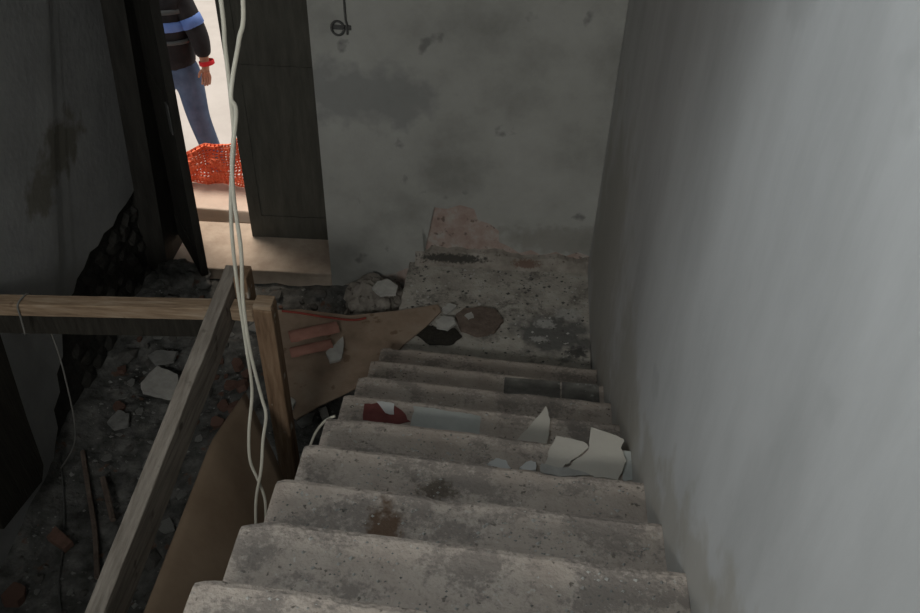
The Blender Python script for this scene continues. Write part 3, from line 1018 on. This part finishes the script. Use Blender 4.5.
def lay(name, me, x, y, s, lift=0.0):
    kind = next(k for k in KINDS if k[0] == name)
    o = bpy.data.objects.new(name, me)
    COL.objects.link(o)
    o.scale = (s, s, s)
    o.rotation_euler = (rnd.uniform(-0.18, 0.18), rnd.uniform(-0.18, 0.18), rnd.uniform(0, 6.28))
    o.location = (x, y, floor_h(x, y) + lift + (s * 0.25 if name == 'rubble_stone' else 0.004))
    where = ('against the left wall' if x < -2.3 else 'in front of the door threshold' if y > 0.85 else
             'beyond the cross rail' if y > 0.3 else 'on the hall floor nearest the guard plank' if x > -1.85 else 'in the middle of the hall floor')
    size = 'large' if s > 0.04 else 'small' if s > 0.025 else 'tiny'
    lab = '%s %s %s' % (size, kind[2], where)
    tag(o, lab, kind[3], lab)
    taken.append((x, y, s))
    return o


LATH = [onz(82 + 14 * k / 9, 450 + 125 * k / 9, HALL) for k in range(10)]
tries = 0
while len(taken) < 150 and tries < 5000:
    tries += 1
    x, y = rnd.uniform(-2.47, -1.2), rnd.uniform(-1.15, 1.28)
    s = rnd.choice((0.018, 0.022, 0.028, 0.035, 0.045, 0.06))
    if any((x - a) ** 2 + (y - b) ** 2 < (s + c_) ** 2 for a, b, c_ in taken):
        continue
    if x > -1.55 and y < 0.9 and not (x < -1.3 and 0.0 < y):
        continue
    if (x + 1.22) ** 2 + (y - 1.15) ** 2 < 0.08:
        continue
    if (x + 2.2) ** 2 + (y - 0.43) ** 2 < 0.03:
        continue
    if (Vector((x, y)) - onz(60, 541, HALL + 0.03).xy).length < s + 0.09:
        continue
    if x > -1.9 and -0.05 < y < 0.75:
        continue
    if any((x - a.x) ** 2 + (y - a.y) ** 2 < (s + 0.07) ** 2 for a in LATH):
        continue
    u_ = rnd.random()
    name = 'plaster_shard' if u_ < 0.45 else 'brick_lump' if u_ < 0.62 else 'rubble_stone'
    lay(name, proto[name][rnd.randrange(4)], x, y, s)
# the pale slabs one can pick out
flat('plaster_slab', [(141, 386), (158, 368), (178, 377), (182, 400), (168, 400), (143, 394)], HALL + 0.03, 0.02, M['plaster_bit'], 'largest pale plaster slab on the hall floor beside the guard plank', 'plaster slab')
flat('plaster_slab', [(108, 424), (119, 412), (130, 416), (128, 428), (114, 431)], HALL + 0.03, 0.018, M['grey_bit'], 'smaller pale slab left of the largest plaster slab', 'plaster slab')
flat('plaster_slab', [(148, 358), (158, 352), (178, 354), (174, 363), (156, 366)], HALL + 0.035, 0.018, M['grey_bit'], 'narrow pale slab just beyond the largest plaster slab', 'plaster slab')
flat('brick_piece', [(48, 541), (57, 530), (74, 545), (66, 553)], HALL + 0.03, 0.03, M['brick_bit'], 'dark red brick piece by the trailing wire', 'brick')
# brick rubble between plank and post
rnd2 = random.Random(3)
for k, (px, py, s) in enumerate([(236, 352, 0.05), (228, 372, 0.045), (240, 377, 0.05), (222, 392, 0.04), (236, 398, 0.05), (228, 412, 0.045), (246, 362, 0.04), (215, 408, 0.04)]):
    q_ = onz(px, py, HALL + 0.14)
    o = bpy.data.objects.new('brick_lump', proto['brick_lump'][k % 4])
    COL.objects.link(o)
    o.scale = (s, s, s)
    o.location = (q_.x, q_.y, max(floor_h(q_.x, q_.y), HALL + 0.02) + 0.004)
    o.rotation_euler = (rnd2.uniform(-0.3, 0.3), rnd2.uniform(-0.3, 0.3), rnd2.uniform(0, 6))
    tag(o, 'reddish brick lump heaped on the floor between guard plank and post', 'brick lump', 'brick lumps beside the post')
# lath and sticks on the floor, dark board leaning by the left wall
lp_ = [onz(82, 450, HALL + 0.05), onz(88, 490, HALL + 0.05), onz(94, 530, HALL + 0.05), onz(96, 575, HALL + 0.05)]
bm = bmesh.new()
tube(bm, smooth_path([Vector((a.x, a.y, max(floor_h(a.x, a.y) + 0.02, a.z - 0.02))) for a in lp_], 5), 0.012, 6)
tag(obj('lath', bm, M['brown_stone']), 'thin bent brown lath lying on the rubble floor', 'lath')
bm = bmesh.new()
a, b = onz(103, 478, HALL + 0.05), onz(113, 520, HALL + 0.05)
tube(bm, [a, a.lerp(b, 0.5), b], 0.014, 6)
tag(obj('wood_stick', bm, M['brown_stone']), 'short wooden stick on the rubble right of the lath', 'stick')
bm = bmesh.new()
pts = [lw_(y_, z_) for y_, z_ in ((-0.22, 0.74), (-0.27, 0.30), (-0.31, 0.03), (-0.36, -0.02), (-0.66, 0.05), (-0.68, 0.30), (-0.64, 0.74))]
prism(bm, [p + Vector((0.085 - 0.05 * max(0, p.z), 0, 0)) for p in pts], (0.025, 0, 0.003))
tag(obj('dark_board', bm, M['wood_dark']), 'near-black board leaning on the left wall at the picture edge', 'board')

# ------------------------------------------------------------------ loose grit (nobody could count it)
def grit(name, spots, m, label, parent=None):
    bm = bmesh.new()
    rnd = random.Random(len(spots))
    for p, s in spots:
        q = [Vector((rnd.uniform(-1, 1), rnd.uniform(-1, 1), rnd.uniform(-0.1, 1))).normalized() * s for _ in range(3)]
        base = [Vector((math.cos(a) * s, math.sin(a) * s * rnd.uniform(0.5, 1), -0.2 * s)) for a in (0.3, 1.8, 3.2, 4.7)]
        tip = Vector((rnd.uniform(-0.4, 0.4) * s, rnd.uniform(-0.4, 0.4) * s, s * rnd.uniform(0.5, 0.9)))
        vs = [bm.verts.new(p + b) for b in base]
        t = bm.verts.new(p + tip)
        for i in range(4):
            bm.faces.new((vs[i], vs[(i + 1) % 4], t))
    o = obj(name, bm, m)
    adopt(o, parent)
    o['label'] = label
    o['kind'] = 'stuff'
    return o


rnd = random.Random(77)


def step_spots(count, smin, smax, seed):
    rnd = random.Random(seed)
    out = []
    while len(out) < count:
        n = rnd.choice((10, 9, 9, 8, 8, 8, 7, 7, 7, 6, 6, 5, 5, 4, 3, 2))
        x = rnd.uniform(-W + 0.02, -0.015)
        y = nose_y(n, x) - 0.035 - (TREAD - 0.05) * rnd.random()
        if noise.noise(Vector((x * 3.5, y * 5, n * 2.0))) + rnd.uniform(-0.35, 0.35) < 0.0:
            continue
        out.append((Vector((x, y, step_z(n))), smin + (smax - smin) * rnd.random() ** 3))
    return out


def land_spots(count, smin, smax, seed):
    rnd = random.Random(seed)
    return [(Vector((rnd.uniform(-1.0, -0.03), 0.45 + 0.9 * rnd.random() ** 0.6, 0.003)), smin + (smax - smin) * rnd.random() ** 3) for _ in range(count)]


grit('plaster_grit', step_spots(1300, 0.0015, 0.009, 1), M['plaster_bit'], 'fine pale plaster grit', stairs)
grit('dark_grit', step_spots(2600, 0.001, 0.0055, 3), M['grey_bit'], 'fine grey grit and dirt', stairs)
grit('plaster_grit', land_spots(300, 0.002, 0.012, 2), M['plaster_bit'], 'fine pale plaster grit', landing)
grit('dark_grit', land_spots(400, 0.002, 0.013, 4), M['dark_bit'], 'fine dark grit and dirt', landing)
fs = []
while len(fs) < 2600:
    x, y = rnd.uniform(-2.5, -1.12), rnd.uniform(-1.3, 1.32)
    fs.append((Vector((x, y, floor_h(x, y))), 0.004 + 0.014 * rnd.random() ** 3))
grit('floor_grit', fs[:900], M['grey_bit'], 'grey plaster grit', fl)
grit('floor_dirt', fs[900:], M['dark_bit'], 'dark dirt crumbs', fl)

# ------------------------------------------------------------------ iron ring on the back wall
c = bp(342, 27)
ring = empty('wall_hook', c)
tag(ring, 'small iron ring hook fixed to the back wall near the doorway', 'hook')
bm = bmesh.new()
box(bm, c.x - 0.045, c.x + 0.045, c.y - 0.008, c.y - 0.0005, c.z - 0.012, c.z + 0.012)
adopt(obj('base_plate', bm, M['iron'], bevel=0.003), ring)
bm = bmesh.new()
tube(bm, [c + Vector((-0.018 + 0.03 * math.cos(a), -0.016, 0.0 + 0.035 * math.sin(a))) for a in [k * math.pi / 8 for k in range(17)]], 0.006, 6)
adopt(obj('ring', bm, M['iron'], smooth=True), ring)
bm = bmesh.new()
tube(bm, smooth_path([c + Vector((0.026, -0.012, -0.03)), c + Vector((0.026, -0.014, 0.02)), c + Vector((0.02, -0.014, 0.1)), c + Vector((0.02, -0.01, 0.6))], 5), 0.005, 6)
adopt(obj('hook_wire', bm, M['iron'], smooth=True), ring)

# ------------------------------------------------------------------ orange barrier net outside
bm = bmesh.new()
GU, GV = 46, 16
g = []
for i in range(GU + 1):
    col = []
    for k in range(GV + 1):
        u = i / GU
        v_ = k / GV
        x = -3.0 + 1.1 * u
        top = 0.02 + 0.5 * u + 0.03 * math.sin(u * 17)
        z = -0.07 + top * v_ + 0.008
        y = 2.13 + 0.05 * noise.noise(Vector((u * 6, v_ * 3, 0))) + 0.03 * noise.noise(Vector((u * 17, v_ * 7, 3))) - 0.02 * v_
        x += 0.02 * noise.noise(Vector((u * 12, v_ * 6, 8)))
        col.append(bm.verts.new((x, y, z)))
    g.append(col)
for i in range(GU):
    for k in range(GV):
        bm.faces.new((g[i][k], g[i + 1][k], g[i + 1][k + 1], g[i][k + 1]))
net = obj('barrier_net', bm, M['net'])
md = net.modifiers.new('mesh_strands', 'WIREFRAME')
md.thickness = 0.022
md.use_even_offset = False
tag(net, 'crumpled orange plastic barrier netting outside the doorway', 'barrier net')

# ------------------------------------------------------------------ person outside
PY = 2.62
G0 = STREET
hipc = ony(176, 79, PY)
per = empty('person', (hipc.x, PY, G0))
tag(per, 'person outside in dark jacket with blue stripes and blue jeans, seen from the chest down', 'person')
px_ = hipc.x


def skin_obj(name, verts, edges, radii, m, parent, root=0, sub=2):
    me = bpy.data.meshes.new(name)
    me.from_pydata(verts, edges, [])
    o = bpy.data.objects.new(name, me)
    COL.objects.link(o)
    me.materials.append(m)
    md = o.modifiers.new('skin', 'SKIN')
    md.use_smooth_shade = True
    for i, v in enumerate(me.skin_vertices[0].data):
        r = radii[i]
        v.radius = r if isinstance(r, tuple) else (r, r)
        v.use_root = (i == root)
    s_ = o.modifiers.new('subdiv', 'SUBSURF')
    s_.levels = sub
    s_.render_levels = sub
    adopt(o, parent)
    return o


def P(dx, dy, dz):
    return (px_ + dx, PY + dy, G0 + dz)


knee = ony(198, 116, PY - 0.06)
shin = ony(213, 146, PY - 0.02)
el = ony(200, 38, PY - 0.03)
wr = ony(205, 63, PY - 0.05)
kn = (knee.x - px_, knee.y - PY, 0.50)
an = (kn[0] + 0.06, 0.02, 0.09)
kz = knee.z - G0
# bare body: head, neck, trunk, legs, arms, hands in one surface
V = [P(0, 0, 0.95), P(0, 0, 1.12), P(0, 0, 1.32), P(0, 0, 1.45), P(0, -0.01, 1.53), P(0, -0.03, 1.62), P(0, -0.02, 1.70),
     P(0.125, 0, 1.40), (el.x, el.y, el.z), (wr.x, wr.y, wr.z), (wr.x + 0.004, wr.y - 0.02, wr.z - 0.06),
     P(-0.17, 0, 1.40), P(-0.24, 0.02, 1.12), P(-0.22, -0.06, 0.88), P(-0.22, -0.07, 0.82),
     P(0.085, 0, 0.88), P(kn[0], kn[1], kz), P(an[0], an[1], 0.1), P(an[0] + 0.03, an[1] - 0.12, 0.04),
     P(-0.085, 0, 0.88), P(-0.17, -0.03, 0.5), P(-0.25, 0.03, 0.1), P(-0.24, -0.1, 0.04)]
Eg = [(0, 1), (1, 2), (2, 3), (3, 4), (4, 5), (5, 6), (3, 7), (7, 8), (8, 9), (9, 10), (3, 11), (11, 12), (12, 13), (13, 14),
      (0, 15), (15, 16), (16, 17), (17, 18), (0, 19), (19, 20), (20, 21), (21, 22)]
Rd = [(0.14, 0.1), (0.125, 0.09), (0.14, 0.1), (0.09, 0.07), 0.05, (0.075, 0.09), (0.055, 0.07), 0.055, 0.042, 0.03, (0.038, 0.018), 0.055, 0.042, 0.03, (0.038, 0.018),
      0.085, 0.055, 0.04, 0.035, 0.085, 0.055, 0.04, 0.035]
body = skin_obj('body', V, Eg, Rd, M['skin'], per)
# fingers of the visible hand
hand = Vector(V[10])
fv, fe, fr = [tuple(hand + Vector((0, 0, 0.03)))], [], [0.016]
for k, (dx, ln) in enumerate(((-0.024, 0.055), (-0.008, 0.065), (0.008, 0.062), (0.024, 0.05))):
    b0 = len(fv)
    fv += [tuple(hand + Vector((dx, -0.004, -0.02))), tuple(hand + Vector((dx, -0.018, -0.02 - ln * 0.5))), tuple(hand + Vector((dx, -0.04, -0.02 - ln * 0.85)))]
    fe += [(0, b0), (b0, b0 + 1), (b0 + 1, b0 + 2)]
    fr += [0.010, 0.009, 0.008]
b0 = len(fv)
fv += [tuple(hand + Vector((-0.035, -0.015, 0.01))), tuple(hand + Vector((-0.045, -0.03, -0.025)))]
fe += [(0, b0), (b0, b0 + 1)]
fr += [0.011, 0.009]
skin_obj('fingers', fv, fe, fr, M['skin'], per, sub=1)
# jeans
V2 = [V[0], P(0.09, 0, 0.86), V[16], V[17], P(-0.09, 0, 0.86), V[20], V[21], P(0, 0, 1.03)]
V2[3] = P(an[0] - 0.005, an[1], 0.13)
skin_obj('jeans', V2, [(0, 1), (1, 2), (2, 3), (0, 4), (4, 5), (5, 6), (0, 7)],
         [(0.155, 0.12), 0.105, 0.08, 0.068, 0.105, 0.08, 0.068, (0.15, 0.115)], M['jeans'], per)
# jacket with its sleeves
hem = 0.9
V3 = [P(0, 0, 1.15), P(0, 0, hem + 0.02), P(0, 0, 1.33), P(0, 0, 1.44), P(0, 0, 1.5), P(0.125, 0, 1.40), V[8],
      tuple(Vector(V[9]) + Vector((0, 0, 0.035))), P(-0.18, 0, 1.40), V[12], tuple(Vector(V[13]) + Vector((0, 0, 0.03)))]
skin_obj('jacket', V3, [(0, 1), (0, 2), (2, 3), (3, 4), (3, 5), (5, 6), (6, 7), (3, 8), (8, 9), (9, 10)],
         [(0.17, 0.13), (0.18, 0.135), (0.18, 0.13), (0.12, 0.1), 0.065, 0.085, 0.068, 0.05, 0.085, 0.068, 0.05], M['jacket'], per)


def band(name, z, h, rx, ry, m, cx=0.0, cy=0.0, par=per, axis=None):
    bm = bmesh.new()
    rows = []
    c = Vector(P(cx, cy, z)) if axis is None else Vector(axis[0])
    ax = Vector((0, 0, 1)) if axis is None else (Vector(axis[1]) - Vector(axis[0])).normalized()
    a = Vector((1, 0, 0))
    a = (a - ax * a.dot(ax)).normalized()
    b = ax.cross(a)
    for s_ in (-0.5, -0.4, 0.4, 0.5):
        k_ = 1.0 if abs(s_) < 0.45 else 0.9
        rows.append([bm.verts.new(c + ax * s_ * h + a * rx * k_ * math.cos(t_) + b * ry * k_ * math.sin(t_)) for t_ in [j * math.pi / 12 for j in range(24)]])
    for A_, B_ in zip(rows, rows[1:]):
        for j in range(24):
            bm.faces.new((A_[j], A_[(j + 1) % 24], B_[(j + 1) % 24], B_[j]))
    o = obj(name, bm, m, smooth=True)
    adopt(o, par)
    return o


sz = ony(177, 28, PY - 0.1).z - G0
band('jacket_stripe', sz, 0.065, 0.178, 0.135, M['stripe'])
band('jacket_stripe', sz + 0.10, 0.03, 0.182, 0.137, M['stripe_grey'])
band('jacket_stripe', sz - 0.10, 0.025, 0.18, 0.137, M['stripe_grey'])
e1, sh = Vector(V[8]), Vector(P(0.125, 0, 1.40))
mid = e1.lerp(sh, 0.42)
band('sleeve_stripe', 0, 0.07, 0.074, 0.074, M['stripe'], axis=(mid, sh))
band('sleeve_cuff', 0, 0.03, 0.05, 0.05, M['red_cloth'], axis=(Vector(V[9]) + Vector((0.012, 0, 0.005)), e1))
# face, hair and shoes
bm = bmesh.new()
bmesh.ops.create_icosphere(bm, subdivisions=3, radius=1)
for v in bm.verts:
    v.co = Vector((v.co.x * 0.085, v.co.y * 0.105, v.co.z * 0.09)) * (1 + 0.05 * noise.noise(v.co * 6))
hv = obj('hair', bm, M['hair'], smooth=True)
for v in hv.data.vertices:
    v.co = v.co + Vector(P(0, 0.012, 1.695))
adopt(hv, per)
for side, ap in ((1, V[17]), (-1, V[21])):
    bm = bmesh.new()
    bmesh.ops.create_icosphere(bm, subdivisions=3, radius=1)
    for v in bm.verts:
        v.co = Vector((v.co.x * 0.048, v.co.y * 0.135, max(v.co.z, -0.55) * 0.06)) + Vector((ap[0], ap[1] - 0.05, G0 + 0.033))
    adopt(obj('shoe', bm, M['shoe'], smooth=True), per)
